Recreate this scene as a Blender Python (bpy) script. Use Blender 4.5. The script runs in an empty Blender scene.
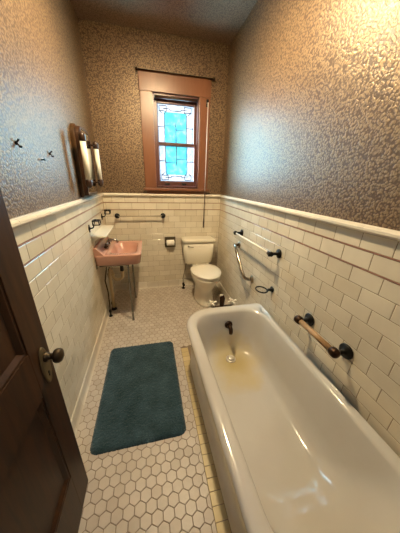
import bpy, bmesh, math, random
from mathutils import Vector, Matrix
random.seed(7)
sc = bpy.context.scene
COL = sc.collection
PI = math.pi
W, H, YF = 1.5, 2.86, -2.95          # room width, height, front wall plane
# ------------------------------------------------------------------ materials
def lin(c):
    return tuple(((v/255)/12.92 if v/255 <= .04045 else ((v/255+.055)/1.055)**2.4) for v in c) + (1,)
def mat(name, rgb, rough=.4, metal=0., **kw):
    m = bpy.data.materials.new(name); m.use_nodes = True
    b = m.node_tree.nodes['Principled BSDF']
    b.inputs['Base Color'].default_value = lin(rgb)
    b.inputs['Roughness'].default_value = rough
    b.inputs['Metallic'].default_value = metal
    for k, v in kw.items():
        b.inputs[k.replace('_', ' ')].default_value = v
    return m
class NT:
    """small helper round a node tree"""
    def __init__(s, m):
        s.t = m.node_tree; s.n = s.t.nodes; s.b = s.n.get('Principled BSDF')
    def node(s, typ, **kw):
        n = s.n.new(typ)
        for k, v in kw.items():
            if k.startswith('i_'):
                n.inputs[k[2:].replace('_', ' ')].default_value = v
            else: setattr(n, k, v)
        return n
    def link(s, a, b): s.t.links.new(a, b)
    def coord(s, scale=(1, 1, 1), kind='Object'):
        c = s.node('ShaderNodeTexCoord'); mp = s.node('ShaderNodeMapping')
        mp.inputs['Scale'].default_value = scale
        s.link(c.outputs[kind], mp.inputs['Vector']); return mp.outputs['Vector']
    def ramp(s, fac, stops):
        r = s.node('ShaderNodeValToRGB'); e = r.color_ramp.elements
        while len(e) < len(stops): e.new(.5)
        for el, (p, c) in zip(e, stops):
            el.position = p; el.color = lin(c) if len(c) == 3 else c
        s.link(fac, r.inputs['Fac']); return r.outputs['Color']
    def bump(s, h, strength=.2, dist=.002):
        b = s.node('ShaderNodeBump', i_Strength=strength, i_Distance=dist)
        s.link(h, b.inputs['Height']); s.link(b.outputs['Normal'], s.b.inputs['Normal'])
    def mix(s, fac, a, b, blend='MIX'):
        m = s.node('ShaderNodeMix', data_type='RGBA', blend_type=blend)
        for sock, v in ((m.inputs[0], fac), (m.inputs[6], a), (m.inputs[7], b)):
            if hasattr(v, 'links'): s.link(v, sock)
            else: sock.default_value = v
        return m.outputs[2]

def tile_mat(name, stops, rough=.14, tint=None):
    m = mat(name, stops[0][1], rough); k = NT(m)
    g = k.node('ShaderNodeNewGeometry')
    c = k.ramp(g.outputs['Random Per Island'], stops)
    nz = k.node('ShaderNodeTexNoise', i_Scale=7.0, i_Detail=3.0); k.link(k.coord(), nz.inputs['Vector'])
    c = k.mix(.14, c, k.ramp(nz.outputs['Fac'], [(.3, (150, 135, 112)), (.7, (255, 252, 245))]), 'MULTIPLY')
    k.link(c, k.b.inputs['Base Color'])
    k.bump(nz.outputs['Fac'], .05, .004)
    return m
M = {}
M['tile'] = tile_mat('wall_tile_glaze', [(0, (210, 200, 180)), (.5, (217, 208, 190)), (1, (223, 215, 198))], .16)
M['grout'] = mat('grout', (130, 108, 80), .9)
M['floor_grout'] = mat('floor_grout', (128, 112, 96), .9)
M['hex'] = tile_mat('hex_tile', [(0, (182, 170, 158)), (.4, (190, 179, 167)), (1, (198, 188, 177))], .42)
M['border_tile'] = tile_mat('border_tile', [(0, (196, 174, 124)), (1, (206, 186, 138))], .35)
M['pink_liner'] = mat('pink_liner', (146, 106, 92), .3)
M['cap'] = tile_mat('cap_tile', [(0, (214, 205, 190)), (1, (226, 219, 206))], .12)

def wallpaper(name, dark, light, metal=.55, rough=.34):
    m = mat(name, dark, rough); k = NT(m)
    v = k.coord((1, 1, 1))
    wn = k.node('ShaderNodeTexNoise', i_Scale=26.0, i_Detail=1.0); k.link(v, wn.inputs['Vector'])
    ad = k.node('ShaderNodeMix', data_type='VECTOR'); ad.inputs[0].default_value = .02
    k.link(v, ad.inputs[4]); k.link(wn.outputs['Color'], ad.inputs[5])
    vo = k.node('ShaderNodeTexVoronoi', i_Scale=88.0, feature='F1'); k.link(ad.outputs[1], vo.inputs['Vector'])
    leaf = k.node('ShaderNodeMapRange'); leaf.inputs['From Min'].default_value = .36; leaf.inputs['From Max'].default_value = .66
    leaf.inputs['To Min'].default_value = 1; leaf.inputs['To Max'].default_value = 0
    k.link(vo.outputs['Distance'], leaf.inputs['Value'])
    n2 = k.node('ShaderNodeTexNoise', i_Scale=110.0, i_Detail=2.0); k.link(v, n2.inputs['Vector'])
    th = k.node('ShaderNodeMath', operation='MULTIPLY'); k.link(leaf.outputs[0], th.inputs[0])
    r2 = k.node('ShaderNodeMapRange'); r2.inputs['From Min'].default_value = .34; r2.inputs['From Max'].default_value = .56; r2.inputs['To Min'].default_value = .45
    k.link(n2.outputs['Fac'], r2.inputs['Value']); k.link(r2.outputs[0], th.inputs[1])
    col = k.mix(th.outputs[0], lin(dark), lin(light))
    k.link(col, k.b.inputs['Base Color'])
    mm = k.node('ShaderNodeMath', operation='MULTIPLY'); mm.inputs[1].default_value = metal
    k.link(th.outputs[0], mm.inputs[0]); k.link(mm.outputs[0], k.b.inputs['Metallic'])
    k.bump(th.outputs[0], .6, .0014)
    return m
M['paper'] = wallpaper('floral_wallpaper', (80, 60, 44), (142, 119, 91), .45, .42)
M['paper_ceiling'] = wallpaper('ceiling_wallpaper', (116, 94, 78), (158, 136, 116), .3, .5)

def wood(name, a, b, rough=.3, scale=(1, 1, 1), coat=0.):
    m = mat(name, a, rough, Coat_Weight=coat); k = NT(m)
    v = k.coord(scale)
    n = k.node('ShaderNodeTexNoise', i_Scale=6.0, i_Detail=6.0, i_Roughness=.6, i_Distortion=.6); k.link(v, n.inputs['Vector'])
    k.link(k.ramp(n.outputs['Fac'], [(.3, a), (.7, b)]), k.b.inputs['Base Color'])
    k.bump(n.outputs['Fac'], .08, .003)
    return m
M['door_wood'] = wood('dark_door_wood', (36, 19, 8), (66, 39, 18), .46, (6, 6, .7), .0)
M['door_wood'].node_tree.nodes['Principled BSDF'].inputs['Specular IOR Level'].default_value = .25
M['casing_wood'] = wood('pinkish_painted_wood', (112, 70, 46), (124, 80, 54), .35, (3, 3, .6))
M['sash_wood'] = wood('sash_wood', (84, 50, 44), (94, 58, 50), .35, (3, 3, .6))
M['handle_wood'] = wood('oak_bar_wood', (150, 118, 82), (180, 146, 108), .4, (14, 2, 14))
M['frame_wood'] = wood('mirror_frame_wood', (50, 33, 17), (78, 53, 28), .32, (6, 6, 1.5))
M['dark_cap'] = wood('dark_brown_wood', (44, 27, 18), (64, 39, 25), .35, (6, 6, 1.5))
M['iron'] = mat('black_iron', (26, 25, 24), .45, .6)
M['bronze'] = mat('oil_rubbed_bronze', (58, 40, 28), .38, .8)
M['chrome'] = mat('chrome', (222, 216, 206), .3, .6)
M['bar_nickel'] = mat('satin_nickel_bar', (150, 142, 130), .2, 1.)
M['nickel'] = mat('aged_nickel', (150, 140, 125), .3, 1.)
M['steel_leg'] = mat('dull_chrome_leg', (150, 146, 140), .22, 1.)
M['plate_brass'] = mat('tarnished_plate_brass', (112, 96, 68), .5, .6)
M['holder_metal'] = mat('dull_holder_metal', (104, 92, 72), .4, .7)
M['brass'] = mat('aged_brass', (70, 58, 42), .5, .8)
M['ivory'] = mat('ivory_plastic', (236, 230, 214), .3)
M['white_glass'] = mat('white_tube_glass', (238, 234, 220), .25)
M['clear_bar'] = mat('glass_rod', (222, 212, 190), .12, 0., Transmission_Weight=.55, IOR=1.45)
M['porcelain'] = mat('white_porcelain', (226, 219, 203), .1)
M['lid_white'] = mat('seat_white', (232, 225, 210), .22)
M['pink'] = mat('pink_porcelain', (194, 144, 126), .14, Coat_Weight=.4)
M['cream_pipe'] = mat('cream_painted_pipe', (208, 186, 146), .45)
M['hose'] = mat('dark_braided_hose', (70, 62, 54), .4, .6)
M['mirror'] = mat('mirror_glass', (228, 232, 232), .03, 1.)
M['roller'] = mat('dark_roller', (54, 34, 24), .5)
M['cord'] = mat('pale_cord', (232, 226, 220), .7)
M['tassel'] = mat('dark_cord', (70, 52, 40), .7)
M['paper_roll'] = mat('toilet_tissue', (240, 236, 226), .9)
M['lead'] = mat('lead_came', (52, 48, 48), .5, .4)
M['hall_wall'] = mat('hall_plaster', (206, 202, 196), .8)
M['hall_floor'] = wood('hall_floor_wood', (92, 60, 36), (120, 80, 50), .4, (1, 8, 1))
M['black_rubber'] = mat('black_rubber', (22, 21, 20), .5)

# bathtub enamel with the yellow-brown stain round the drain
def enamel():
    m = mat('bath_enamel', (200, 197, 192), .13, Coat_Weight=.3); k = NT(m)
    g = k.node('ShaderNodeNewGeometry')
    sp = k.node('ShaderNodeSeparateXYZ'); k.link(g.outputs['Position'], sp.inputs[0])
    sub = k.node('ShaderNodeVectorMath', operation='SUBTRACT'); sub.inputs[1].default_value = (1.15, -1.66, .09)
    k.link(g.outputs['Position'], sub.inputs[0])
    mul = k.node('ShaderNodeVectorMath', operation='MULTIPLY'); mul.inputs[1].default_value = (2.9, 2.3, 2.6)
    k.link(sub.outputs[0], mul.inputs[0])
    n = k.node('ShaderNodeTexNoise', i_Scale=5.0, i_Detail=4.0); k.link(g.outputs['Position'], n.inputs['Vector'])
    ln = k.node('ShaderNodeVectorMath', operation='LENGTH'); k.link(mul.outputs[0], ln.inputs[0])
    a = k.node('ShaderNodeMath', operation='ADD'); k.link(ln.outputs['Value'], a.inputs[0])
    s = k.node('ShaderNodeMath', operation='MULTIPLY'); s.inputs[1].default_value = .7; k.link(n.outputs['Fac'], s.inputs[0]); k.link(s.outputs[0], a.inputs[1])
    st = k.ramp(a.outputs[0], [(.40, (190, 172, 124)), (.75, (200, 188, 156)), (1.15, (200, 197, 192))])
    n2 = k.node('ShaderNodeTexNoise', i_Scale=3.0, i_Detail=5.0); k.link(g.outputs['Position'], n2.inputs['Vector'])
    st = k.mix(.25, st, k.ramp(n2.outputs['Fac'], [(.35, (222, 214, 202)), (.65, (255, 255, 252))]), 'MULTIPLY')
    k.link(st, k.b.inputs['Base Color'])
    n3 = k.node('ShaderNodeTexNoise', i_Scale=22.0, i_Detail=1.0); k.link(g.outputs['Position'], n3.inputs['Vector'])
    k.bump(n3.outputs['Fac'], .12, .004)
    return m
M['enamel'] = enamel()
def rugmat():
    m = mat('teal_pile', (46, 82, 88), 1.0, Sheen_Weight=.3, Specular_IOR_Level=.1); k = NT(m)
    v = k.coord()
    n = k.node('ShaderNodeTexNoise', i_Scale=9.0, i_Detail=4.0); k.link(v, n.inputs['Vector'])
    n2 = k.node('ShaderNodeTexNoise', i_Scale=160.0, i_Detail=2.0); k.link(v, n2.inputs['Vector'])
    c = k.ramp(n.outputs['Fac'], [(.3, (38, 63, 72)), (.7, (68, 92, 102))])
    c = k.mix(.6, c, k.ramp(n2.outputs['Fac'], [(.3, (130, 138, 138)), (.68, (255, 255, 255))]), 'MULTIPLY')
    k.link(c, k.b.inputs['Base Color']); k.bump(n2.outputs['Fac'], .8, .006)
    return m
M['rug'] = rugmat()
def glassmat(name, stops, scale, trans=.04):
    m = bpy.data.materials.new(name); m.use_nodes = True; k = NT(m)
    out = k.n['Material Output']; k.n.remove(k.b)
    v = k.coord(); n = k.node('ShaderNodeTexNoise', i_Scale=scale, i_Detail=4.0); k.link(v, n.inputs['Vector'])
    c = k.ramp(n.outputs['Fac'], stops)
    t = k.node('ShaderNodeBsdfTransparent'); d = k.node('ShaderNodeBsdfTranslucent')
    k.link(c, t.inputs['Color']); k.link(c, d.inputs['Color'])
    mx = k.node('ShaderNodeMixShader'); mx.inputs[0].default_value = trans
    k.link(t.outputs[0], mx.inputs[1]); k.link(d.outputs[0], mx.inputs[2])
    k.link(mx.outputs[0], out.inputs['Surface']); return m
M['glass_center'] = glassmat('turquoise_textured_glass', [(.3, (132, 206, 226)), (.5, (146, 220, 224)), (.7, (184, 232, 234))], 16)
M['glass_border'] = glassmat('pale_textured_glass', [(.3, (198, 222, 230)), (.7, (228, 240, 244))], 20)
def emit(name, rgb, s):
    m = bpy.data.materials.new(name); m.use_nodes = True; k = NT(m)
    e = k.node('ShaderNodeEmission'); e.inputs[0].default_value = rgb + (1,); e.inputs[1].default_value = s
    k.link(e.outputs[0], k.n['Material Output'].inputs['Surface']); k.n.remove(k.b); return m
M['amber_shade'] = bpy.data.materials.new('amber_frosted_shade'); M['amber_shade'].use_nodes = True
k_ = NT(M['amber_shade']); k_.n.remove(k_.b)
t_, d_, x_ = k_.node('ShaderNodeBsdfTranslucent'), k_.node('ShaderNodeBsdfDiffuse'), k_.node('ShaderNodeMixShader')
t_.inputs[0].default_value = (1., .70, .34, 1); d_.inputs[0].default_value = (.85, .80, .70, 1); x_.inputs[0].default_value = .82
k_.link(t_.outputs[0], x_.inputs[2]); k_.link(d_.outputs[0], x_.inputs[1]); k_.link(x_.outputs[0], k_.n['Material Output'].inputs['Surface'])
LAMP = 1180
M['bulb'] = emit('lit_bulb', (1., .78, .46), LAMP)
# ------------------------------------------------------------------ mesh helpers
def BM(): return bmesh.new()
def box(bm, x0, x1, y0, y1, z0, z1, bevel=0., seg=2):
    r = bmesh.ops.create_cube(bm, size=1)['verts']
    bmesh.ops.transform(bm, verts=r, matrix=Matrix.Translation(((x0+x1)/2, (y0+y1)/2, (z0+z1)/2)) @ Matrix.Diagonal((abs(x1-x0), abs(y1-y0), abs(z1-z0), 1)))
    if bevel:
        es = list({e for v in r for e in v.link_edges})
        bmesh.ops.bevel(bm, geom=es, offset=bevel, segments=seg, affect='EDGES', profile=.6)
    return bm
def frame_of(d):
    d = d.normalized(); a = Vector((0, 0, 1)) if abs(d.z) < .9 else Vector((1, 0, 0))
    u = d.cross(a).normalized(); return u, d.cross(u).normalized()
def tube(bm, pts, r, n=12, closed=False, caps=True):
    pts = [Vector(p) for p in pts]; N = len(pts)
    rs = r if isinstance(r, (list, tuple)) else [r]*N
    rings = []; u = None
    for i, p in enumerate(pts):
        if closed: d = pts[(i+1) % N] - pts[i-1]
        else: d = pts[min(i+1, N-1)] - pts[max(i-1, 0)]
        d.normalize()
        if u is None: u, _ = frame_of(d)
        u = (u - d*u.dot(d)).normalized(); v = d.cross(u)
        rings.append([bm.verts.new(p + (u*math.cos(2*PI*k/n) + v*math.sin(2*PI*k/n))*rs[i]) for k in range(n)])
    M_ = N if closed else N-1
    for i in range(M_):
        a, b = rings[i], rings[(i+1) % N]
        for k in range(n):
            f = bm.faces.new((a[k], a[(k+1) % n], b[(k+1) % n], b[k])); f.smooth = True
    if not closed and caps:
        bm.faces.new(rings[0][::-1]); bm.faces.new(rings[-1])
    return bm
def lathe(bm, o, axis, prof, n=20, sy=1.):
    """profile [(dist along axis, radius)] turned about the axis from o"""
    o = Vector(o); d = Vector(axis).normalized(); u, v = frame_of(d); rings = []
    for t, r in prof:
        rings.append([bm.verts.new(o + d*t + (u*math.cos(2*PI*k/n) + v*sy*math.sin(2*PI*k/n))*max(r, 1e-5)) for k in range(n)])
    for a, b in zip(rings, rings[1:]):
        for k in range(n):
            f = bm.faces.new((a[k], a[(k+1) % n], b[(k+1) % n], b[k])); f.smooth = True
    bm.faces.new(rings[0][::-1]); bm.faces.new(rings[-1]); return bm
def sphere(bm, c, r, n=14, sc_=(1, 1, 1)):
    q = bmesh.ops.create_uvsphere(bm, u_segments=n, v_segments=n//2+1, radius=r)['verts']
    bmesh.ops.transform(bm, verts=q, matrix=Matrix.Translation(c) @ Matrix.Diagonal((*sc_, 1)))
    for v in q:
        for f in v.link_faces: f.smooth = True
    return bm
def loft(bm, loops, cap0=True, cap1=True, smooth=True):
    rings = [[bm.verts.new(p) for p in L] for L in loops]; n = len(rings[0])
    for a, b in zip(rings, rings[1:]):
        for k in range(n):
            f = bm.faces.new((a[k], a[(k+1) % n], b[(k+1) % n], b[k])); f.smooth = smooth
    if cap0: bm.faces.new(rings[0][::-1])
    if cap1: bm.faces.new(rings[-1])
    return bm
def rrect(x0, x1, y0, y1, z, r, na=8, ns=6):
    """rounded rectangle, r = radii at (x1y1, x0y1, x0y0, x1y0); always the same vertex count"""
    if not isinstance(r, (list, tuple)): r = (r,)*4
    cs = [(x1-r[0], y1-r[0], 0, r[0]), (x0+r[1], y1-r[1], PI/2, r[1]), (x0+r[2], y0+r[2], PI, r[2]), (x1-r[3], y0+r[3], 1.5*PI, r[3])]
    P = []
    for i, (cx, cy, a0, rr) in enumerate(cs):
        P += [(cx+rr*math.cos(a0+PI/2*k/na), cy+rr*math.sin(a0+PI/2*k/na)) for k in range(na+1)]
        a = P[-1]; nx = cs[(i+1) % 4]; b = (nx[0]+nx[3]*math.cos(nx[2]), nx[1]+nx[3]*math.sin(nx[2]))
        P += [(a[0]+(b[0]-a[0])*k/ns, a[1]+(b[1]-a[1])*k/ns) for k in range(1, ns)]
    return [(x, y, z(x, y) if callable(z) else z) for x, y in P]
ROOT = {}
def obj(name, bm, m, parent=None, loc=None, smooth_angle=None):
    off = Vector(loc) if loc is not None else (ROOT[parent.name] if parent else Vector((0, 0, 0)))
    bmesh.ops.translate(bm, verts=bm.verts, vec=-off)
    bmesh.ops.recalc_face_normals(bm, faces=bm.faces)
    me = bpy.data.meshes.new(name); bm.to_mesh(me); bm.free()
    for q in (m if isinstance(m, list) else [m]): me.materials.append(q)
    o = bpy.data.objects.new(name, me); COL.objects.link(o)
    ROOT[o.name] = off
    if parent: o.parent = parent
    else: o.location = off
    if smooth_angle:
        for f in me.polygons: f.use_smooth = True
        md = o.modifiers.new('edge', 'EDGE_SPLIT'); md.split_angle = math.radians(smooth_angle)
    return o
def tag(o, label, cat, group=None):
    o['label'] = label; o['category'] = cat
    if group: o['group'] = group
    return o
def thing(name, label, cat, loc, group=None):
    o = bpy.data.objects.new(name, None); COL.objects.link(o); o.location = loc; o.empty_display_size = .05
    ROOT[o.name] = Vector(loc); return tag(o, label, cat, group)
def struct(name, bm, m, label=None, parent=None, **kw):
    o = obj(name, bm, m, parent, **kw); o['kind'] = 'structure'
    if label and not parent: o['label'] = label; o['category'] = name.split('_')[0]
    return o
def dup(root, loc, label):
    r = root.copy(); COL.objects.link(r); r.location = loc; r['label'] = label
    for ch in list(root.children):
        c = ch.copy(); COL.objects.link(c); c.parent = r
        for g in ch.children:
            d = g.copy(); COL.objects.link(d); d.parent = c
    return r
# ------------------------------------------------------------------ tiles
def tile_face(bm, P, u, v, n, u0, u1, v0, v1, t=.006, e=.0018):
    """one glazed tile: flat face with a softened edge; P origin, u/v in-plane, n outward (face ends at P plane)"""
    def at(a, b, h): return P + u*a + v*b + n*h
    o = [bm.verts.new(at(a, b, -t)) for a, b in ((u0, v0), (u1, v0), (u1, v1), (u0, v1))]
    s = [bm.verts.new(at(a, b, -e*.7)) for a, b in ((u0, v0), (u1, v0), (u1, v1), (u0, v1))]
    i = [bm.verts.new(at(a, b, 0)) for a, b in ((u0+e, v0+e), (u1-e, v0+e), (u1-e, v1-e), (u0+e, v1-e))]
    for k in range(4):
        q = (k+1) % 4
        bm.faces.new((o[k], o[q], s[q], s[k])); bm.faces.new((s[k], s[q], i[q], i[k]))
    bm.faces.new(i)
JOINT = .0021
ROWS = [(1.282, 1.2094), (1.2026, 1.1224)]
z = 1.1156; RH = (1.1156-.10)/13
for k in range(13): ROWS.append((z, z-RH)); z -= RH
def wainscot(P, u, n, L, phase):
    bm = BM(); v = Vector((0, 0, 1)); P, u, n = Vector(P), Vector(u), Vector(n)
    for i, (zt, zb) in enumerate(ROWS):
        a = -(.0762 if i % 2 else 0) - phase
        while a < L:
            u0, u1 = max(a, 0)+JOINT/2, min(a+.1524, L)-JOINT/2
            if u1-u0 > .01: tile_face(bm, P, u, v, n, u0, u1, zb+JOINT/2, zt-JOINT/2)
            a += .1524
    return bm
def prism(bm, prof, P, u, n, L, smooth=False):
    """profile of (outward, z) swept along u"""
    P, u, n = Vector(P), Vector(u), Vector(n); v = Vector((0, 0, 1))
    r = [[bm.verts.new(P + u*t + n*a + v*b) for a, b in prof] for t in (0, L)]
    k = len(prof)
    for i in range(k):
        f = bm.faces.new((r[0][i], r[0][(i+1) % k], r[1][(i+1) % k], r[1][i])); f.smooth = smooth
    bm.faces.new(r[0][::-1]); bm.faces.new(r[1]); return bm
CAPP = [(-.006, 1.282), (.010, 1.282), (.022, 1.287), (.027, 1.296), (.026, 1.306), (.018, 1.315), (.006, 1.319), (-.006, 1.319)]
LINP = [(-.006, -.0030), (.0, -.0030), (.002, -.0016), (.002, .0016), (.0, .0030), (-.006, .0030)]
COVE = [(-.006, 0), (.020, 0), (.013, .010), (.009, .025), (.008, .088), (.005, .098), (-.006, .100)]
def cap_run(P, u, n, L, step=.1524):
    bm = BM(); a = 0
    while a < L-.001:
        b = min(a+step, L)
        prism(bm, CAPP, Vector(P)+Vector(u)*(a+.0008), u, n, b-a-.0016); a = b
    return bm
walls = {
 'left':  dict(P=(0, YF, 0), u=(0, 1, 0), n=(1, 0, 0), L=-YF, ph=.03),
 'back':  dict(P=(0, 0, 0), u=(1, 0, 0), n=(0, -1, 0), L=W, ph=.05),
 'right': dict(P=(W, 0, 0), u=(0, -1, 0), n=(-1, 0, 0), L=-YF, ph=.01)}
slab = BM(); box(slab, -.13, -.004, YF-.12, .13, -.12, H+.1)
wl = struct('wall_left', slab, M['paper'], 'left wall, floral brown paper above white tile')
slab = BM(); box(slab, W+.004, W+.13, YF-.12, .13, -.12, H+.1)
wr = struct('wall_right', slab, M['paper'], 'right wall, floral brown paper above white tile')
# back wall with the window opening
WX0, WX1, WZ0, WZ1 = .645, 1.178, 1.40, 2.365
slab = BM()
for a in ((-.004, WX0, -.12, H+.1), (WX1, W+.004, -.12, H+.1), (WX0, WX1, -.12, WZ0), (WX0, WX1, WZ1, H+.1)):
    box(slab, a[0], a[1], .004, .13, a[2], a[3])
wb = struct('wall_back', slab, M['paper'], 'back wall with the window, floral brown paper above tile')
for nm, par in (('left', wl), ('back', wb), ('right', wr)):
    d = walls[nm]
    struct('tile_wainscot', wainscot(d['P'], d['u'], d['n'], d['L'], d['ph']), M['tile'], parent=par)
    g = BM(); P, u, n = Vector(d['P']), Vector(d['u']), Vector(d['n'])
    prism(g, [(-.004, 0), (-.0012, 0), (-.0012, 1.283), (-.004, 1.283)], P, u, n, d['L'])
    struct('tile_grout', g, M['grout'], parent=par)
    for zz in (1.206, 1.119):
        b = BM(); prism(b, [(a, c+zz) for a, c in LINP], P, u, n, d['L'])
        struct('pencil_liner', b, M['pink_liner'], parent=par)
for i, nm in enumerate(('left', 'back', 'right')):
    d = walls[nm]
    o = struct('trim_%d' % (i+1), cap_run(d['P'], d['u'], d['n'], d['L']), M['cap'], 'white glazed cap rail on the %s wall' % nm)
    b = BM(); L = d['L']; P = d['P']
    if nm == 'right': L = 1.34
    a = 0
    while a < L-.001:
        e = min(a+.1524, L); prism(b, COVE, Vector(P)+Vector(d['u'])*(a+.0008), d['u'], d['n'], e-a-.0016); a = e
    struct('baseboard_'+nm, b, M['cap'], 'white tile cove base on the %s wall' % nm)
# front wall with the doorway the camera stands in
DX0, DX1, DZ = .15, .95, 2.08
b = BM()
for a in ((-.004, DX0, -.12, H+.1), (DX1, W+.004, -.12, H+.1), (DX0, DX1, DZ, H+.1)):
    box(b, a[0], a[1], YF-.12, YF, a[2], a[3])
struct('wall_front', b, M['paper'], 'front wall with the open doorway')
b = BM(); box(b, -.004, W+.004, YF, .004, H, H+.1); struct('ceiling', b, M['paper_ceiling'], 'papered dark taupe ceiling')
# hallway behind the doorway
b = BM()
box(b, -1., 2.5, -4.6, YF-.12, -.12, 0); struct('floor_hall', b, M['hall_floor'], 'hall floor')
b = BM(); box(b, -1.1, 2.6, -4.72, -4.6, -.12, 2.96); struct('wall_hall_back', b, M['hall_wall'], 'far hall wall')
b = BM(); box(b, -1.12, -1., -4.6, YF-.12, -.12, 2.96); struct('wall_hall_left', b, M['hall_wall'], 'left hall wall')
b = BM(); box(b, 2.5, 2.62, -4.6, YF-.12, -.12, 2.96); struct('wall_hall_right', b, M['hall_wall'], 'right hall wall')
b = BM(); box(b, -1., -.13, YF-.12, YF, -.12, 2.96); box(b, W+.13, 2.5, YF-.12, YF, -.12, 2.96); struct('wall_hall_front', b, M['hall_wall'], 'hall wall beside the bathroom')
b = BM(); box(b, -1., 2.5, -4.6, YF-.12, 2.86, 2.96); struct('ceiling_hall', b, M['hall_wall'], 'hall ceiling')
# floor : grout bed, hex tiles, border course along the tub
b = BM(); box(b, -.004, W+.004, YF-.12, .004, -.12, -.0012)
fl = struct('floor', b, M['floor_grout'], 'white hexagon tile floor with grey grout')
def hexes(bm, x0, x1, y0, y1, pitch=.0535, g=.0030):
    R = (pitch-g)/math.sqrt(3); dy = pitch*math.sqrt(3)/2; e = .0016
    r = 0; y = y0+.01
    while y < y1+R:
        x = x0 + (pitch/2 if r % 2 else 0)
        while x < x1+pitch/2:
            ring = [(x+R*math.sin(PI/3*k), y+R*math.cos(PI/3*k)) for k in range(6)]
            xe = x1 if y > -1.31 else BX0-.002
            if x - pitch/2 > xe: break
            cl = lambda p: (min(max(p[0], x0), xe), min(max(p[1], y0), y1))
            ring = [cl(p) for p in ring]
            w = max(p[0] for p in ring)-min(p[0] for p in ring); h = max(p[1] for p in ring)-min(p[1] for p in ring)
            if w > .012 and h > .012:
                cx = sum(p[0] for p in ring)/6; cy = sum(p[1] for p in ring)/6
                hz = random.uniform(-.0003, .0003)
                lo = [bm.verts.new((px, py, -.003)) for px, py in ring]
                mi = [bm.verts.new((px, py, -.0009+hz)) for px, py in ring]
                hi = [bm.verts.new((cx+(px-cx)*(1-e/R), cy+(py-cy)*(1-e/R), hz)) for px, py in ring]
                for k in range(6):
                    q = (k+1) % 6
                    bm.faces.new((lo[k], lo[q], mi[q], mi[k])); bm.faces.new((mi[k], mi[q], hi[q], hi[k]))
                bm.faces.new(hi)
            x += pitch
        y += dy; r += 1
    bmesh.ops.remove_doubles(bm, verts=bm.verts, dist=1e-6)
    return bm
BX0, BX1 = .760, .826
struct('hex_tile', hexes(BM(), .016, W-.016, YF, -.016), M['hex'], parent=fl)
b = BM(); y = YF
U, V, N = Vector((1, 0, 0)), Vector((0, 1, 0)), Vector((0, 0, 1))
while y < -1.34:
    tile_face(b, Vector((BX0, y, 0)), U, V, N, .001, BX1-BX0-.001, .0012, min(.0532, -1.308-y), .003, .0015); y += .0545
struct('border_tile', b, M['border_tile'], parent=fl)
# ------------------------------------------------------------------ window
win = bpy.data.objects.new('window_1', None); COL.objects.link(win); win.location = (.91, 0, 1.39); win['kind'] = 'structure'
ROOT[win.name] = Vector(win.location); win['label'] = 'leaded glass sash window in pinkish brown casing'; win['category'] = 'window'
cw, sw = M['casing_wood'], M['sash_wood']
def part(name, bm, m, par, **kw): return obj(name, bm, m, par, **kw)
for x0, x1 in ((.515, WX0+.005), (WX1-.005, 1.300)):
    b = BM(); box(b, x0, x1, -.022, .004, 1.385, 2.362, .004); part('side_casing', b, cw, win)
b = BM(); box(b, .510, 1.305, -.025, .004, 2.362, 2.535, .004); part('head_casing', b, cw, win)
b = BM(); prism(b, [(-.004, 2.533), (.026, 2.533), (.030, 2.541), (-.004, 2.546)], (.506, 0, 0), (1, 0, 0), (0, -1, 0), .803); part('crown_moulding', b, cw, win)
b = BM(); box(b, .490, 1.325, -.055, .004, 1.356, 1.387, .006); box(b, .53, 1.29, -.024, .004, 1.322, 1.357, .004); part('stool', b, cw, win)
b = BM()                                               # jamb lining and stops
box(b, WX0, WX0+.020, .004, .125, WZ0, WZ1); box(b, WX1-.020, WX1, .004, .125, WZ0, WZ1)
box(b, WX0, WX1, .004, .125, WZ1-.02, WZ1); box(b, WX0, WX1, .004, .125, WZ0-.014, WZ0+.012)
part('jamb', b, sw, win)
def sash(yc, z0, z1, rail_b, rail_t, flip):
    x0, x1 = WX0+.021, WX1-.021; st = .043
    g0, g1, h0, h1 = x0+st-.012, x1-st+.012, z0+rail_b, z1-rail_t
    b = BM()
    box(b, x0, g0, yc-.016, yc+.016, z0, z1, .003); box(b, g1, x1, yc-.016, yc+.016, z0, z1, .003)
    box(b, g0, g1, yc-.0155, yc+.0155, z0, h0, .003); box(b, g0, g1, yc-.0155, yc+.0155, h1, z1, .003)
    s = part('sash', b, sw, win)
    gw, gh = g1-g0, h1-h0
    def X(u): return g0+gw*u
    def Z(v): return (h0+gh*v) if not flip else (h1-gh*v)
    ul, ur, vt = .185, .80, .80            # border lines
    c = BM(); box(c, X(ul), X(ur), yc-.002, yc+.002, Z(0), Z(vt)); part('center_pane', c, M['glass_center'], s)
    c = BM(); box(c, X(0), X(ul), yc-.002, yc+.002, Z(0), Z(1)); box(c, X(ur), X(1), yc-.002, yc+.002, Z(0), Z(1)); box(c, X(ul), X(ur), yc-.002, yc+.002, Z(vt), Z(1))
    part('border_pane', c, M['glass_border'], s)
    L = BM()
    def came(u0, v0, u1, v1, r=.0046):
        tube(L, [(X(u0), yc, Z(v0)), (X(u1), yc, Z(v1))], r, 6)
    for u in (0.015, .985): came(u, 0, u, 1, .004)
    for v in (0.01, .99): came(0, v, 1, v, .004)
    came(ul, 0, ul, .74); came(ur, 0, ur, .74); came(.5, 0, .5, .55)
    came(0, .42, ul, .42); came(ur, .42, 1, .42); came(.5, .36, ur, .36, .003); came(ul, .46, .5, .46, .003)
    for k in (0, 1):                       # corner fretwork and the dipped swag between
        a = lambda u: u if k == 0 else .985-u
        came(a(.06), .80, a(.06), .95); came(a(.06), .95, a(.25), .95); came(a(.25), .95, a(.25), .82); came(a(.06), .82, a(.25), .82)
        came(a(.06), .82, a(.16), .74); came(a(.25), .82, a(.185), .74); came(a(.16), .88, a(.34), .88)
        came(a(.34), .88, a(.34), .84); came(a(.34), .84, a(.5), .84)
    part('leading', L, M['lead'], s)
    return s
sash(.082, 1.868, WZ1-.022, .030, .05, False)
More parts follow.
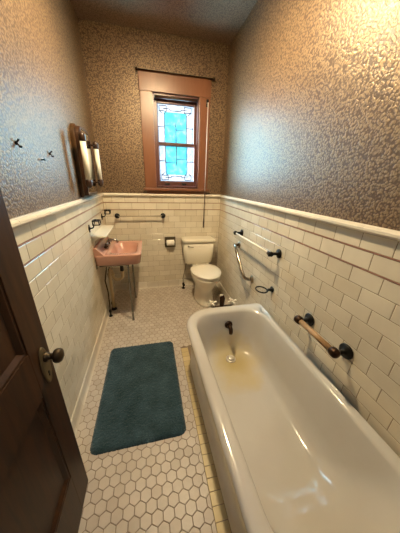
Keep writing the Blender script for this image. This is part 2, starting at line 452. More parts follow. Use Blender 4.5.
lo = sash(.046, WZ0+.013, 1.896, .052, .028, True)
for x in (.79, 1.0):
    b = BM(); box(b, x-.03, x+.03, .018, .031, WZ0+.028, WZ0+.046, .004); box(b, x-.02, x+.02, .010, .022, WZ0+.024, WZ0+.031, .003)
    part('sash_lift', b, M['iron'], lo)
# roller shade rolled up at the head of the opening, curtain rod above, pull cord
t = thing('roller_shade', 'dark roller shade rolled up at the top of the window frame', 'shade', (.907, .018, 2.33))
b = BM(); lathe(b, (WX0+.036, .014, 2.332), (1, 0, 0), [(0, .015), (WX1-WX0-.072, .015)], 18); part('roll', b, M['roller'], t)
for x in (WX0+.0205, WX1-.0345):
    b = BM(); box(b, x, x+.014, -.003, .034, 2.312, 2.344, .002); part('bracket', b, M['iron'], t)
t = thing('curtain_rod', 'thin dark curtain rod with knob ends above the window head', 'curtain rod', (.91, -.045, 2.530))
b = BM(); tube(b, [(.505, -.048, 2.530), (1.318, -.048, 2.530)], .0055, 8); part('rod', b, M['bronze'], t)
for x in (.500, 1.323):
    b = BM(); sphere(b, (x, -.048, 2.530), .016); part('finial', b, M['bronze'], t)
for x in (.530, 1.285):
    b = BM(); tube(b, [(x, -.024, 2.528), (x, -.048, 2.528)], .005, 8); part('bracket', b, M['bronze'], t)
t = thing('pull_cord', 'long pale pull cord with dark end hanging right of the window', 'cord', (1.262, -.03, .89))
b = BM(); box(b, 1.25, 1.278, -.034, -.0225, 2.27, 2.345, .004); lathe(b, (1.264, -.046, 2.315), (0, 1, 0), [(0, .012), (.016, .012)], 12); part('pulley', b, M['iron'], t)
b = BM(); tube(b, [(1.266, -.052, 2.31), (1.262, -.060, 1.9), (1.258, -.066, 1.36)], .0042, 6); part('cord', b, M['cord'], t)
b = BM(); tube(b, [(1.258, -.066, 1.36), (1.254, -.064, 1.02), (1.254, -.062, .96), (1.254, -.062, .885)], [.005, .005, .009, .007], 8); part('pull_end', b, M['tassel'], t)
# ------------------------------------------------------------------ bathtub
TX0, TX1, TY0, TY1, TZ = .770, 1.494, -2.905, -1.352, .452
tub = thing('bathtub', 'long white enamel bathtub with rolled rim and yellow stained bottom', 'bathtub', (1.14, -2.13, 0))
ro = (.05, .23, .10, .05)
def out(i, zz, r=None):
    rr = r or tuple(max(q-i, .02) for q in ro)
    return rrect(TX0+i, TX1-min(i, .012), TY0+min(i, .03), TY1-i, zz, rr)
L = [out(.044, .0), out(.044, .008), out(.030, .014), out(.030, .03), out(.036, .04), out(.036, TZ-.085), out(.026, TZ-.055), out(.010, TZ-.046), out(.002, TZ-.034), out(0, TZ-.022), out(.003, TZ-.011), out(.011, TZ-.003), out(.024, TZ+.001), out(.042, TZ+.001)]
IX0, IX1, IY0, IY1 = .850, 1.432, -2.80, -1.446       # inner rim line
def inn(i, zz, head, foot, r):
    return rrect(IX0+i, IX1-i, IY0+foot, IY1-head, zz, r)
ri = (.17, .17, .20, .20)
L += [inn(-.018, TZ-.002, -.02, -.02, (.18, .19, .2, .2)), inn(-.006, TZ-.009, -.007, -.006, ri), inn(0, TZ-.022, 0, .002, ri)]
for t_ in (.2, .4, .6, .75):
    L.append(inn(.055*t_, TZ-.022-(TZ-.022-.075)*t_, .05*t_, .26*t_**1.3, ri))
L += [inn(.055, .135, .05, .25, (.16,)*4), inn(.066, .105, .062, .30, (.15,)*4), inn(.088, .085, .085, .35, (.14,)*4), inn(.12, .078, .115, .40, (.11,)*4), inn(.20, .074, .22, .55, (.06,)*4)]
def skew(p): return (p[0] + .020*(1.494-p[0])/.72*max(-1.5-p[1], 0), p[1], p[2])     # the free side runs a little off the wall's line
b = BM(); loft(b, [[skew(p) for p in q] for q in L], True, True); part('basin', b, M['enamel'], tub)
b = BM(); lathe(b, (1.148, -1.605, .076), (0, 0, 1), [(0, .042), (.006, .042), (.010, .038), (.009, .028), (.003, .026)], 24); dr = part('drain', b, M['chrome'], tub)
b = BM(); lathe(b, (1.148, -1.605, .080), (0, 0, 1), [(0, .022), (.010, .024), (.016, .018), (.018, .002)], 20); part('drain_stopper', b, M['chrome'], dr)
fa = thing('bath_faucet', 'dark bath faucet with two white cross handles behind the tub head', 'faucet', (1.14, -1.31, 0))
b = BM(); tube(b, [(1.045, -1.312, .415), (1.236, -1.312, .415)], .014, 12); lathe(b, (1.14, -1.312, .36), (0, 0, 1), [(0, .016), (.03, .020), (.10, .022), (.14, .026), (.15, .026), (.158, .02), (.17, .016), (.178, .006)], 16)
part('valve_body', b, M['bronze'], fa)
for x in (1.045, 1.236):
    b = BM(); tube(b, [(x, -1.312, 0), (x, -1.312, .44)], .010, 10); lathe(b, (x, -1.312, 0), (0, 0, 1), [(0, .028), (.006, .028), (.012, .012)], 16); part('supply_pipe', b, M['nickel'], fa)
    b = BM(); lathe(b, (x, -1.312, .44), (0, 0, 1), [(0, .013), (.014, .015), (.03, .012), (.04, .012), (.046, .006)], 14)
    for k in range(4):
        a = PI/4*0+.2+k*PI/2; d = Vector((math.cos(a), math.sin(a), 0)); c = Vector((x, -1.312, .466))
        tube(b, [c, c+d*.022, c+d*.040, c+d*.048], [.009, .007, .0105, .007], 10)
    part('handle', b, M['porcelain'], fa)
b = BM(); tube(b, [(1.14, -1.33, .552), (1.108, -1.345, .552)], [.006, .008], 8); part('diverter_lever', b, M['porcelain'], fa)
b = BM(); lathe(b, (1.160, -1.452, .325), (0, -1, 0), [(0, .034), (.010, .036), (.022, .034), (.03, .024)], 20)
tube(b, [(1.160, -1.465, .325), (1.160, -1.50, .325), (1.160, -1.522, .318), (1.160, -1.528, .300), (1.160, -1.528, .282)], [.019, .019, .018, .017, .017], 14); part('spout', b, M['bronze'], tub)
# ------------------------------------------------------------------ toilet
TO = (1.165, -.36, 0); cx = 1.200
to = thing('toilet', 'white two-piece toilet with closed lid under the window', 'toilet', TO)
def egg(cx, cy, wx, lf, lb, zz, n=44, sq=2.0):
    """egg outline: half width wx, front length lf (towards -y), back length lb"""
    P = []
    for k in range(n):
        a = 2*PI*k/n; c, s = math.cos(a), math.sin(a)
        x = wx*math.copysign(abs(c)**(2/sq), c); y = (lb if s > 0 else lf)*math.copysign(abs(s)**(2/(2.0 if s < 0 else 2.6)), s)
        P.append((cx+x, cy+y, zz))
    return P
cy = -.47
b = BM()
loft(b, [egg(cx, -.43, .128, .252, .225, 0), egg(cx, -.43, .126, .250, .223, .02), egg(cx, -.42, .114, .232, .21, .06), egg(cx, -.42, .108, .222, .20, .14), egg(cx, -.43, .112, .215, .20, .21), egg(cx, -.45, .150, .245, .19, .29), egg(cx, cy, .178, .265, .195, .345), egg(cx, cy, .184, .272, .20, .372), egg(cx, cy, .184, .272, .20, .388), egg(cx, cy, .172, .26, .19, .393)])
box(b, cx-.12, cx+.12, -.30, -.05, .30, .40, .02, 3)
part('bowl', b, M['porcelain'], to)
b = BM(); loft(b, [egg(cx, cy, .174, .264, .185, .394), egg(cx, cy, .180, .270, .188, .398), egg(cx, cy, .180, .270, .188, .406), egg(cx, cy, .172, .262, .182, .409)]); part('seat', b, M['lid_white'], to)
b = BM(); loft(b, [egg(cx, cy, .184, .274, .19, .414), egg(cx, cy, .190, .281, .197, .419), egg(cx, cy, .190, .281, .197, .429), egg(cx, cy, .180, .271, .188, .436), egg(cx, cy, .12, .20, .13, .440)]); part('lid', b, M['lid_white'], to)
for s in (-1, 1):
    b = BM(); lathe(b, (cx+s*.075-.02, -.262, .424), (1, 0, 0), [(0, .012), (.04, .012)], 12); part('hinge', b, M['lid_white'], to)
    b = BM(); lathe(b, (cx+s*.125, -.40, 0), (0, 0, 1), [(0, .016), (.012, .015), (.022, .008), (.024, .001)], 14); part('bolt_cap', b, M['porcelain'], to)
b = BM(); tx = 1.174
loft(b, [rrect(tx-.170, tx+.170, -.185, -.03, .402, .04), rrect(tx-.19, tx+.19, -.198, -.025, .43, .045), rrect(tx-.205, tx+.205, -.210, -.02, .55, .045), rrect(tx-.215, tx+.215, -.218, -.018, .718, .04)]); part('tank', b, M['porcelain'], to)
b = BM(); loft(b, [rrect(tx-.22, tx+.22, -.224, -.012, .719, .04), rrect(tx-.229, tx+.229, -.233, -.008, .726, .045), rrect(tx-.229, tx+.229, -.233, -.008, .748, .045), rrect(tx-.221, tx+.221, -.226, -.012, .759, .042), rrect(tx-.19, tx+.19, -.20, -.03, .763, .03)]); part('tank_lid', b, M['porcelain'], to)
b = BM(); lathe(b, (tx-.15, -.214, .672), (0, -1, 0), [(0, .013), (.012, .012), (.016, .008)], 12); tube(b, [(tx-.15, -.232, .672), (tx-.11, -.236, .667), (tx-.088, -.236, .663)], [.006, .006, .008], 8); part('flush_lever', b, M['nickel'], to)
sv = thing('toilet_supply_valve', 'small dark shutoff valve on the floor left of the toilet', 'valve', (.97, -.10, 0))
b = BM(); lathe(b, (.97, -.10, 0), (0, 0, 1), [(0, .028), (.005, .028), (.012, .010), (.05, .010), (.055, .016), (.085, .016), (.09, .008)], 14); lathe(b, (.97, -.115, .07), (0, -1, 0), [(0, .008), (.02, .008), (.022, .018), (.034, .018), (.036, .008)], 12); part('valve', b, M['iron'], sv)
b = BM(); tube(b, [(.97, -.10, .088), (.965, -.10, .16), (.985, -.105, .25), (1.005, -.11, .34), (1.01, -.11, .41)], .006, 8); part('supply_hose', b, M['nickel'], sv)
# ------------------------------------------------------------------ sink
SZ = .785; SY0, SY1, SX0, SX1 = -.80, -.235, .001, .440
si = thing('sink', 'pink porcelain wall sink on thin chrome legs below the white shelf', 'sink', (.22, -.52, 0))
b = BM()
loft(b, [rrect(SX0+.02, SX1-.06, SY0+.05, SY1-.05, SZ-.115, .05), rrect(SX0, SX1-.030, SY0+.014, SY1-.014, SZ-.108, .04), rrect(SX0, SX1-.016, SY0+.008, SY1-.008, SZ-.095, .035), rrect(SX0, SX1-.002, SY0, SY1, SZ-.012, .032), rrect(SX0, SX1, SY0, SY1, SZ-.004, .03), rrect(SX0+.004, SX1-.006, SY0+.006, SY1-.006, SZ, .028),
 rrect(.125, SX1-.042, SY0+.060, SY1-.060, SZ-.001, .07), rrect(.132, SX1-.050, SY0+.068, SY1-.068, SZ-.010, .08), rrect(.145, SX1-.060, SY0+.085, SY1-.085, SZ-.055, .09), rrect(.17, SX1-.085, SY0+.12, SY1-.12, SZ-.092, .08), rrect(.22, SX1-.14, SY0+.20, SY1-.20, SZ-.104, .04)])
part('basin', b, M['pink'], si)
b = BM(); prism(b, [(.001, SZ-.02), (.001, SZ+.075), (.022, SZ+.075), (.030, SZ+.068), (.085, SZ+.006), (.095, SZ-.003)], (0, SY1-.004, 0), (0, -1, 0), (1, 0, 0), SY1-SY0-.008)
bmesh.ops.bevel(b, geom=list(b.edges), offset=.004, segments=2, affect='EDGES'); part('backsplash', b, M['pink'], si)
b = BM(); tube(b, [(.075, -.52, SZ+.02), (.09, -.52, SZ+.07), (.12, -.52, SZ+.092), (.175, -.52, SZ+.080), (.192, -.52, SZ+.055)], [.016, .015, .014, .013, .013], 12); box(b, .045, .105, -.61, -.43, SZ+.012, SZ+.034, .008); part('faucet', b, M['steel_leg'], si)
for y in (-.60, -.44):
    b = BM(); lathe(b, (.072, y, SZ+.02), (.55, 0, .83), [(0, .016), (.032, .014), (.038, .024), (.054, .024), (.060, .012)], 14); tube(b, [(.094, y-.042, SZ+.070), (.106, y, SZ+.072), (.094, y+.042, SZ+.070)], [.007, .010, .007], 8); part('faucet_handle', b, M['steel_leg'], si)
b = BM()
for (a, c) in (((.03, -.77), (.305, -.77)), ((.305, -.77), (.305, -.265)), ((.305, -.265), (.03, -.265))):
    tube(b, [(a[0], a[1], SZ-.118), (c[0], c[1], SZ-.118)], .008, 8)
box(b, .001, .012, -.795, -.745, SZ-.14, SZ-.10, .002); box(b, .001, .012, -.29, -.24, SZ-.14, SZ-.10, .002)
part('leg_frame', b, M['steel_leg'], si)
for y in (-.77, -.265):
    b = BM(); lathe(b, (.297, y, 0), (0, 0, 1), [(0, .015), (.012, .015), (.016, .0105), (SZ-.16, .0105), (SZ-.15, .014), (SZ-.112, .014)], 12); part('leg', b, M['steel_leg'], si)
b = BM(); lathe(b, (.20, -.52, SZ-.285), (0, 0, 1), [(0, .02), (.09, .02), (.095, .028), (.13, .028), (.132, .02), (.175, .022)], 14); part('tailpiece', b, M['black_rubber'], si)
b = BM()
pts = [(.20, -.52, SZ-.28)] + [(.148+.052*math.cos(a), -.52, SZ-.335-.052*math.sin(a)) for a in [PI*k/10 for k in range(11)]] + [(.096, -.52, SZ-.30), (.088, -.52, SZ-.272), (.076, -.52, SZ-.268), (.064, -.52, SZ-.29), (.060, -.515, SZ-.36), (.058, -.505, .02)]
tube(b, pts, [.017]*(len(pts)-2)+[.018, .018], 12); dt = part('drain_trap', b, M['cream_pipe'], si)
for p_ in ((.20, -.52, SZ-.30), (.096, -.52, SZ-.325)):
    b = BM(); lathe(b, p_, (0, 0, 1), [(0, .024), (.022, .024)], 8); part('trap_nut', b, M['cream_pipe'], dt)
b = BM(); lathe(b, (.058, -.505, 0), (0, 0, 1), [(0, .034), (.008, .034), (.02, .024), (.03, .022)], 16); part('floor_flange', b, M['iron'], si)
for y, q in ((-.62, .0), (-.45, .01)):
    b = BM(); tube(b, [(.075, y, SZ-.105), (.062+q, y-.02, SZ-.2), (.036, y-.035, SZ-.33), (.048, y-.03, .32), (.045, y-.03, .16), (.04, y-.03, .085)], .0065, 8); h_ = part('supply_hose', b, M['hose'], si)
    b = BM(); lathe(b, (.04, y-.03, 0), (0, 0, 1), [(0, .02), (.006, .02), (.012, .009), (.05, .009), (.055, .014), (.085, .014)], 12); part('shutoff_valve', b, M['iron'], h_)
# ------------------------------------------------------------------ things on the left wall
sh = thing('wall_shelf', 'white porcelain shelf on the left wall above the sink', 'shelf', (0, -.53, .97))
b = BM(); loft(b, [rrect(.002, .128, -.79, -.27, .958, .012), rrect(.0005, .135, -.795, -.265, .963, .016), rrect(.0005, .135, -.795, -.265, .974, .016), rrect(.003, .13, -.79, -.27, .979, .014)]); part('shelf_board', b, M['porcelain'], sh)
for y in (-.775, -.30):
    b = BM(); prism(b, [(.0005, .895), (.016, .895), (.022, .92), (.06, .9575), (.0005, .9575)], (0, y, 0), (0, 1, 0), (1, 0, 0), .025); part('bracket', b, M['porcelain'], sh)
def holder(label, y, zz):
    h = thing('tumbler_holder', label, 'holder', (0, y, zz), 'black iron tumbler holders')
    b = BM(); lathe(b, (.0005, y, zz), (1, 0, 0), [(0, .024), (.006, .024), (.010, .012), (.014, .008)], 16); box(b, .0005, .008, y-.010, y+.010, zz-.035, zz+.035, .003); part('wall_plate', b, M['iron'], h)
    b = BM(); tube(b, [(.01, y, zz), (.034, y, zz+.004), (.042, y, zz+.016), (.044, y, zz+.036)], .006, 8); part('arm', b, M['iron'], h)
    b = BM(); q = [(.044, y-.032), (.098, y-.032), (.098, y+.032), (.044, y+.032)]
    for i in range(4):
        a, c = q[i], q[(i+1) % 4]
        tube(b, [(a[0], a[1], zz+.072), (c[0], c[1], zz+.072)], .0055, 8)
        if i != 2: tube(b, [(a[0], a[1], zz+.036), (c[0], c[1], zz+.036)], .005, 8)
        tube(b, [(a[0], a[1], zz+.034), (a[0], a[1], zz+.074)], .005, 8)
    tube(b, [(.071, y-.032, zz+.072), (.071, y+.032, zz+.072)], .0045, 8)
    part('cup_ring', b, M['iron'], h)
holder('black iron cup holder on left wall, just above the near end of the white shelf', -.80, 1.053)
holder('black iron cup holder on left wall, nearest the room corner', -.20, 1.066)
mi = thing('mirror_cabinet', 'wooden mirror cabinet with rounded top on left wall between two tube lights', 'mirror', (0, -.70, 1.34))
def archpts(y0, y1, z0, z1, r, x):
    P = [(x, y0, z0), (x, y1, z0)]
    P += [(x, y1-r+r*math.cos(a), z1-r+r*math.sin(a)) for a in [PI/2*k/8 for k in range(9)]]
    P += [(x, y0+r-r*math.sin(a), z1-r+r*math.cos(a)) for a in [PI/2*k/8 for k in range(9)]]
    return P
MY0, MY1, MZ0, MZ1 = -.875, -.50, 1.330, 1.870
b = BM(); loft(b, [archpts(MY0, MY1, MZ0, MZ1, .10, -.003), archpts(MY0, MY1, MZ0, MZ1, .10, .018), archpts(MY0+.008, MY1-.008, MZ0+.008, MZ1-.008, .094, .026)], True, True, False); part('back_board', b, M['frame_wood'], mi)
CX = .060
b = BM(); q = .014
loft(b, [archpts(MY0+q, MY1-q, MZ0+q, MZ1-q, .09, .024), archpts(MY0+q, MY1-q, MZ0+q, MZ1-q, .09, CX-.003), archpts(MY0+q+.004, MY1-q-.004, MZ0+q+.004, MZ1-q-.004, .087, CX), archpts(MY0+q+.016, MY1-q-.016, MZ0+q+.016, MZ1-q-.016, .08, CX), archpts(MY0+q+.018, MY1-q-.018, MZ0+q+.018, MZ1-q-.018, .078, CX-.008)], True, False, False); part('door_frame', b, M['dark_cap'], mi)
b = BM(); q += .0175; loft(b, [archpts(MY0+q, MY1-q, MZ0+q, MZ1-q, .078, CX-.010), archpts(MY0+q, MY1-q, MZ0+q, MZ1-q, .078, CX-.003)], True, True, False); part('mirror_glass', b, M['mirror'], mi)
def sconce(label, y, ya):
    s = thing('tube_light', label, 'light', (.07, y, 1.60), 'white tube lights beside the mirror')
    xx = .090
    for zz, sg in ((1.742, 1), (1.458, -1)):
        b = BM(); lathe(b, (xx, y, zz), (0, 0, sg), [(-.010, .022), (.0, .025), (.030, .025), (.044, .021), (.052, .012), (.058, .002)], 18); part('end_cap', b, M['dark_cap'], s)
        b = BM(); tube(b, [(CX-.001, ya, zz+.014*sg), (CX+.012, ya, zz+.014*sg), (xx, y, zz+.014*sg)], .008, 8); part('arm', b, M['bronze'], s)
    b = BM(); lathe(b, (xx, y, 1.452), (0, 0, 1), [(0, .021), (.296, .021)], 20); part('glass_tube', b, M['white_glass'], s)
sconce('white tube light with brown caps at the near side of the mirror', -.930, -.850)
sconce('white tube light with brown caps at the far side of the mirror', -.468, -.520)
def hook(label, y, zz, g):
    h = thing('wall_hook', label, 'hook', (-.004, y, zz), g)
    b = BM(); lathe(b, (-.0045, y, zz), (1, 0, 0), [(0, .008), (.003, .008), (.005, .004)], 12); part('base', b, M['iron'], h)
    b = BM(); tube(b, [(-.001, y, zz), (.005, y, zz-.006), (.008, y, zz-.015), (.013, y, zz-.016), (.015, y, zz-.009)], [.0035]*4+[.0045], 8); tube(b, [(.0, y, zz+.002), (.006, y, zz+.009), (.011, y, zz+.016)], [.0035, .0035, .005], 8); part('prong', b, M['iron'], h)
hook('small black double hook on papered left wall, nearest the dark door', -1.69, 1.613, 'black wall hooks')
hook('small black double hook on papered left wall, nearer the mirror', -1.343, 1.605, 'black wall hooks')
b = BM(); lathe(b, (-.0045, -1.473, 1.563), (1, 0, .1), [(0, .003), (.016, .003), (.017, .007), (.020, .006)], 10)
tag(obj('nail', b, M['iron'], loc=(-.004, -1.473, 1.563)), 'bare nail head in left wall between the two hooks', 'nail')
# ------------------------------------------------------------------ back wall fittings
tb = thing('towel_bar', 'clear rod towel bar with black mounts on the back wall', 'towel bar', (.43, 0, 1.045))
for x in (.145, .715):
    b = BM(); lathe(b, (x, -.0005, 1.045), (0, -1, 0), [(0, .032), (.006, .032), (.012, .022), (.018, .011), (.045, .011), (.050, .018), (.068, .018), (.074, .01)], 18); part('mount', b, M['iron'], tb)
b = BM(); tube(b, [(.135, -.058, 1.047), (.725, -.058, 1.047)], .008, 12); part('rod', b, M['clear_bar'], tb)
ph = thing('toilet_paper_holder', 'square metal paper holder set in the back wall tile', 'paper holder', (.80, 0, .685))
b = BM()
for a in ((.725, .875, .748, .757), (.725, .875, .613, .622), (.725, .734, .622, .748), (.866, .875, .622, .748)):
    box(b, a[0], a[1], -.014, -.0005, a[2], a[3], .003)
box(b, .734, .866, -.003, -.0005, .622, .748)
part('frame', b, M['holder_metal'], ph)
b = BM(); tube(b, [(.738, -.040, .683), (.862, -.040, .683)], .007, 8)
for x in (.7385, .8615): tube(b, [(x, -.002, .683), (x, -.045, .683)], .005, 8)
part('spindle', b, M['nickel'], ph)
b = BM(); lathe(b, (.749, -.046, .683), (1, 0, 0), [(0, .012), (0, .040), (.102, .040), (.102, .012)], 24)
tag(obj('toilet_paper_roll', b, M['paper_roll'], loc=(.80, -.046, .683), smooth_angle=40), 'white toilet paper roll in the square wall holder', 'toilet paper')
# ------------------------------------------------------------------ right wall fittings
tb = thing('towel_bar', 'ivory towel bar with black mounts high on right tile wall', 'towel bar', (W, -1.16, .98))
for y in (-.80, -1.515):
    b = BM(); lathe(b, (W-.0005, y, .978), (-1, 0, 0), [(0, .036), (.007, .036), (.014, .024), (.020, .012), (.058, .012), (.062, .020), (.088, .020), (.094, .01)], 18); tube(b, [(W-.075, y-.024 if y > -1 else y+.03, .978), (W-.075, y+.024 if y > -1 else y-.02, .978)], .016, 12); part('mount', b, M['iron'], tb)
b = BM(); tube(b, [(W-.075, -.81, .978), (W-.075, -1.505, .978)], .0085, 12); part('rod', b, M['ivory'], tb)
gb = thing('grab_bar', 'chrome angled grab bar on right wall beside the toilet', 'grab bar', (W, -.93, .72))
A, B_ = Vector((W-.078, -.845, .832)), Vector((W-.078, -1.105, .612))
b = BM(); tube(b, [(W-.003, -.757, .832), (W-.040, -.765, .834), (W-.066, -.79, .842), A+Vector((.004, .022, .010)), A.lerp(B_, .1), A.lerp(B_, .5), A.lerp(B_, .9), B_+Vector((.006, -.014, -.009)), (W-.062, -1.130, .594), (W-.036, -1.142, .590), (W-.003, -1.143, .590)], .0165, 14); part('bar', b, M['bar_nickel'], gb)
for y, zz in ((-.757, .832), (-1.143, .590)):
    b = BM(); lathe(b, (W-.0005, y, zz), (-1, 0, 0), [(0, .036), (.006, .036), (.014, .020)], 18); part('flange', b, M['nickel'], gb)
sr = thing('towel_ring', 'black iron ring holder on right wall above the tub head', 'ring', (W, -1.50, .65))
b = BM(); lathe(b, (W-.0005, -1.505, .662), (-1, 0, 0), [(0, .026), (.006, .026), (.012, .014), (.03, .010), (.036, .012)], 16); part('mount', b, M['iron'], sr)
b = BM(); tube(b, [(W-.080+.045*math.cos(a), -1.475+.056*math.sin(a), .652) for a in [2*PI*k/28 for k in range(28)]], .0065, 10, True); part('ring', b, M['iron'], sr)
wg = thing('wooden_grab_bar', 'short wooden grab bar with black round plates over the tub', 'grab bar', (W, -2.10, .685))
for y in (-1.955, -2.232):
    b = BM(); lathe(b, (W-.0005, y, .682), (-1, 0, 0), [(0, .040), (.006, .041), (.012, .036), (.018, .016), (.026, .012), (.06, .012)], 22); part('wall_plate', b, M['iron'], wg)
    b = BM(); lathe(b, (W-.082, y+(.03 if y > -2.1 else -.03), .690), (0, -1 if y > -2.1 else 1, 0), [(0, .006), (.004, .017), (.014, .0255), (.030, .0265), (.045, .024), (.05, .018)], 18); part('end_ball', b, M['bronze'], wg)
b = BM(); tube(b, [(W-.082, -1.97, .690), (W-.082, -2.217, .690)], .0165, 16); part('bar', b, M['handle_wood'], wg)
# ------------------------------------------------------------------ bath rug
def rug():
    x0, x1, y0, y1 = .122, .694, -2.060, -1.205; nx, ny = 130, 190
    b = BM(); g = {}; rad = .045
    cxm, cym, hx, hy = (x0+x1)/2, (y0+y1)/2, (x1-x0)/2, (y1-y0)/2
    for i in range(nx+1):
        for j in range(ny+1):
            u = -1+2*i/nx; v = -1+2*j/ny
            x, y = u*hx, v*hy
            dx, dy = abs(x)-(hx-rad), abs(y)-(hy-rad)
            if dx > 0 and dy > 0:                     # round the corners
                d = max(dx, dy); l = math.hypot(dx, dy); f = d/l
                x = math.copysign(hx-rad+dx*f, x); y = math.copysign(hy-rad+dy*f, y)
            e = min(1-abs(u), (1-abs(v))*hy/hx)*hx      # distance to the edge
            zz = .020*min(1, math.sqrt(max(e, 0)/.020)) if e < .02 else .020
            inner = e > .002
            zz = max(.001, zz + (random.uniform(-.0035, .0035) if inner else 0))
            g[i, j] = b.verts.new((cxm+x+(random.uniform(-.0015, .0015)), cym+y+random.uniform(-.0015, .0015), zz+.0008 if inner else .0008))
    for i in range(nx):
        for j in range(ny):
            f = b.faces.new((g[i, j], g[i+1, j], g[i+1, j+1], g[i, j+1])); f.smooth = True
    return b
o = obj('bath_rug', rug(), M['rug'], loc=(.414, -1.634, 0)); tag(o, 'shaggy dark teal bath rug on the white hexagon floor', 'rug')
# ------------------------------------------------------------------ door, opened against the left wall
DXF = .150; DXB = .108
dr = bpy.data.objects.new('door_1', None); COL.objects.link(dr); dr.location = (.13, -2.94, 0); dr['kind'] = 'structure'
ROOT[dr.name] = Vector(dr.location); dr['label'] = 'dark brown panelled wooden door standing open at the left'; dr['category'] = 'door'
Y1, Y0 = -2.172, -2.938
S1, S0 = Y1-.112, Y0+.112
ZR = [(.008, .290), (.775, .965), (1.93, 2.05)]
b = BM()
box(b, DXB, DXF, S1, Y1, .008, 2.05, .003); box(b, DXB, DXF, Y0, S0, .008, 2.05, .003)
for a, c in ZR: box(b, DXB+.0003, DXF-.0003, S0, S1, a, c)
part('stile_and_rail', b, M['door_wood'], dr)
for (za, zb) in ((.290, .775), (.965, 1.93)):
    b = BM(); box(b, DXB+.015, DXF-.015, S0-.002, S1+.002, za-.002, zb+.002); pn = part('panel', b, M['door_wood'], dr)
    b = BM()
    for sgn, xf, xb in ((1, DXF-.001, DXF-.015), (-1, DXB+.001, DXB+.015)):
        m = .022
        o_ = [(S0, za), (S1, za), (S1, zb), (S0, zb)]; i_ = [(S0+m, za+m), (S1-m, za+m), (S1-m, zb-m), (S0+m, zb-m)]
        md = [(S0+m*.4, za+m*.4), (S1-m*.4, za+m*.4), (S1-m*.4, zb-m*.4), (S0+m*.4, zb-m*.4)]
        vo = [b.verts.new((xf-.003*sgn, y, q)) for y, q in o_]; vm = [b.verts.new((xf-.003*sgn, y, q)) for y, q in md]; vi = [b.verts.new((xb, y, q)) for y, q in i_]
        vb = [b.verts.new((xb, y, q)) for y, q in o_]
        for k in range(4):
            q = (k+1) % 4
            for A_, B2 in ((vo, vm), (vm, vi), (vi, vb), (vb, vo)): b.faces.new((A_[k], A_[q], B2[q], B2[k]))
    part('panel_moulding', b, M['door_wood'], pn)
def oval(y, zc, hy, hz, x, n=28):
    return [(x, y+hy*math.cos(2*PI*k/n), zc+hz*math.sin(2*PI*k/n)*(1.0 if math.sin(2*PI*k/n) > 0 else 1.0)) for k in range(n)]
b = BM(); loft(b, [oval(-2.222, .857, .027, .078, DXF-.001), oval(-2.222, .857, .027, .078, DXF+.003), oval(-2.222, .857, .022, .072, DXF+.006), oval(-2.222, .857, .018, .068, DXF+.005)], True, True); kp = part('knob_plate', b, M['plate_brass'], dr)
b = BM(); lathe(b, (DXF+.0045, -2.222, .825), (1, 0, 0), [(0, .005), (.002, .005)], 10); box(b, DXF+.0045, DXF+.0065, -2.2245, -2.2195, .808, .825); part('keyhole', b, M['black_rubber'], kp)
b = BM(); lathe(b, (DXF+.003, -2.216, .888), (1, 0, 0), [(0, .018), (.008, .017), (.012, .011), (.026, .011), (.030, .018), (.032, .022), (.038, .0255), (.047, .0255), (.054, .022), (.058, .013), (.061, .004)], 22); part('door_knob', b, M['brass'], dr)
for zz in (.25, 1.0, 1.8):
    b = BM(); tube(b, [(DXF+.004, -2.941, zz-.05), (DXF+.004, -2.941, zz+.05)], .006, 10); part('hinge', b, M['brass'], dr)
b = BM(); box(b, DX0-.0, DX0+.018, YF-.12, YF-.002, 0, DZ); box(b, DX1-.018, DX1, YF-.12, YF-.002, 0, DZ); box(b, DX0+.018, DX1-.018, YF-.12, YF-.002, DZ-.018, DZ)
struct('trim_4', b, M['door_wood'], 'dark wooden lining of the doorway')
# ------------------------------------------------------------------ ceiling lamp
LX, LY, LZ = .74, -1.30, 2.66
cl = thing('ceiling_lamp', 'ceiling lamp with round bulb hanging at the middle of the ceiling', 'lamp', (LX, LY, H))
b = BM(); lathe(b, (LX, LY, H-.0005), (0, 0, -1), [(0, .13), (.012, .13), (.025, .10), (.035, .04), (.08, .034), (.09, .03)], 28); part('canopy', b, M['bronze'], cl)
b = BM(); sphere(b, (LX, LY, LZ), .058, 24); part('bulb', b, M['bulb'], cl)
b = BM(); lathe(b, (LX, LY, H-.085), (0, 0, -1), [(0, .022), (.045, .022)], 16); part('socket', b, M['ivory'], cl)
b = BM(); lathe_open = [(LZ+.115, .030), (LZ+.10, .046), (LZ+.05, .080), (LZ+.01, .104), (LZ-.018, .122), (LZ-.019, .117), (LZ+.01, .099), (LZ+.05, .075), (LZ+.098, .042), (LZ+.112, .026)]
rings_ = [[(LX+r_*math.cos(2*PI*k_/32), LY+r_*math.sin(2*PI*k_/32), z_) for k_ in range(32)] for z_, r_ in lathe_open]
loft(b, rings_, False, False); part('glass_shade', b, M['amber_shade'], cl)
# unseen lamp added in the hall as cool fill for the near end
t = thing('hall_fill_lamp', 'added fill lamp in the unseen hall beyond the doorway', 'lamp', (.6, -3.8, 2.86))
b = BM(); lathe(b, (.6, -3.8, 2.8595), (0, 0, -1), [(0, .10), (.015, .10), (.03, .03), (.09, .025)], 20); part('canopy', b, M['bronze'], t)
b = BM(); sphere(b, (.6, -3.8, 2.71), .07, 20); part('bulb', b, emit('hall_fill_bulb', (.84, .91, 1.), 120), t)
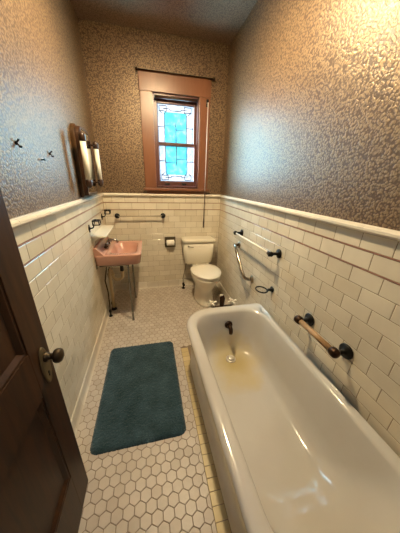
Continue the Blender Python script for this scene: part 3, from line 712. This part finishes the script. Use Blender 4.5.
# ------------------------------------------------------------------ daylight
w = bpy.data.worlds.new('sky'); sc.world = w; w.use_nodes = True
bg = w.node_tree.nodes['Background']; k = NT(w)            # made-up sky: dimmed straight behind the panes, boosted sideways for wall reflections
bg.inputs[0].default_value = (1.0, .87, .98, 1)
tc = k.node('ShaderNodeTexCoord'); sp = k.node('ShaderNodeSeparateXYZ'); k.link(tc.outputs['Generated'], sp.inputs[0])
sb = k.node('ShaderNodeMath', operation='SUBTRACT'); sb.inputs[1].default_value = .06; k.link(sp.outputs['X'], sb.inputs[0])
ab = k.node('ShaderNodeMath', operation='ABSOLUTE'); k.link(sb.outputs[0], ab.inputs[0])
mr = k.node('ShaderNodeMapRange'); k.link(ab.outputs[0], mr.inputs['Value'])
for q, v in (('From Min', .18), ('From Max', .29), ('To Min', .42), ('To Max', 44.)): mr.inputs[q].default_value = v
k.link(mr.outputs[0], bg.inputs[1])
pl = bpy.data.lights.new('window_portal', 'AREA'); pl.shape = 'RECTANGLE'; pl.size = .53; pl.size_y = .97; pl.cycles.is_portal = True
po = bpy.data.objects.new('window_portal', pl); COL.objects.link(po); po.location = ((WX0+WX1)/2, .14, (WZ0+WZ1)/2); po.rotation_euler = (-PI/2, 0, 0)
# ------------------------------------------------------------------ camera
cam = bpy.data.cameras.new('camera'); co = bpy.data.objects.new('camera', cam); COL.objects.link(co); sc.camera = co
yaw, pitch, roll, f = .2348813, -.3809281, .0290042, 213.3998
co.location = (.54422, -2.90184, 1.48121)
fw = Vector((math.sin(yaw)*math.cos(pitch), math.cos(yaw)*math.cos(pitch), math.sin(pitch)))
r = Vector((math.cos(yaw), -math.sin(yaw), 0)); u = r.cross(fw)
c_, s_ = math.cos(roll), math.sin(roll)
R_, U_ = c_*r + s_*u, -s_*r + c_*u
co.rotation_euler = Matrix((R_, U_, -fw)).transposed().to_euler()
cam.sensor_fit = 'HORIZONTAL'; cam.sensor_width = 36; cam.lens = 36*f/400; cam.clip_start = .02
sc.view_settings.view_transform = 'Standard'; sc.view_settings.look = 'None'; sc.view_settings.gamma = 1; sc.view_settings.use_curve_mapping = False
sc.view_settings.exposure = 0.22
sc.cycles.max_bounces = 10; sc.cycles.transparent_max_bounces = 8; sc.cycles.use_denoising = True; sc.cycles.sample_clamp_indirect = 6; sc.cycles.caustics_reflective = False
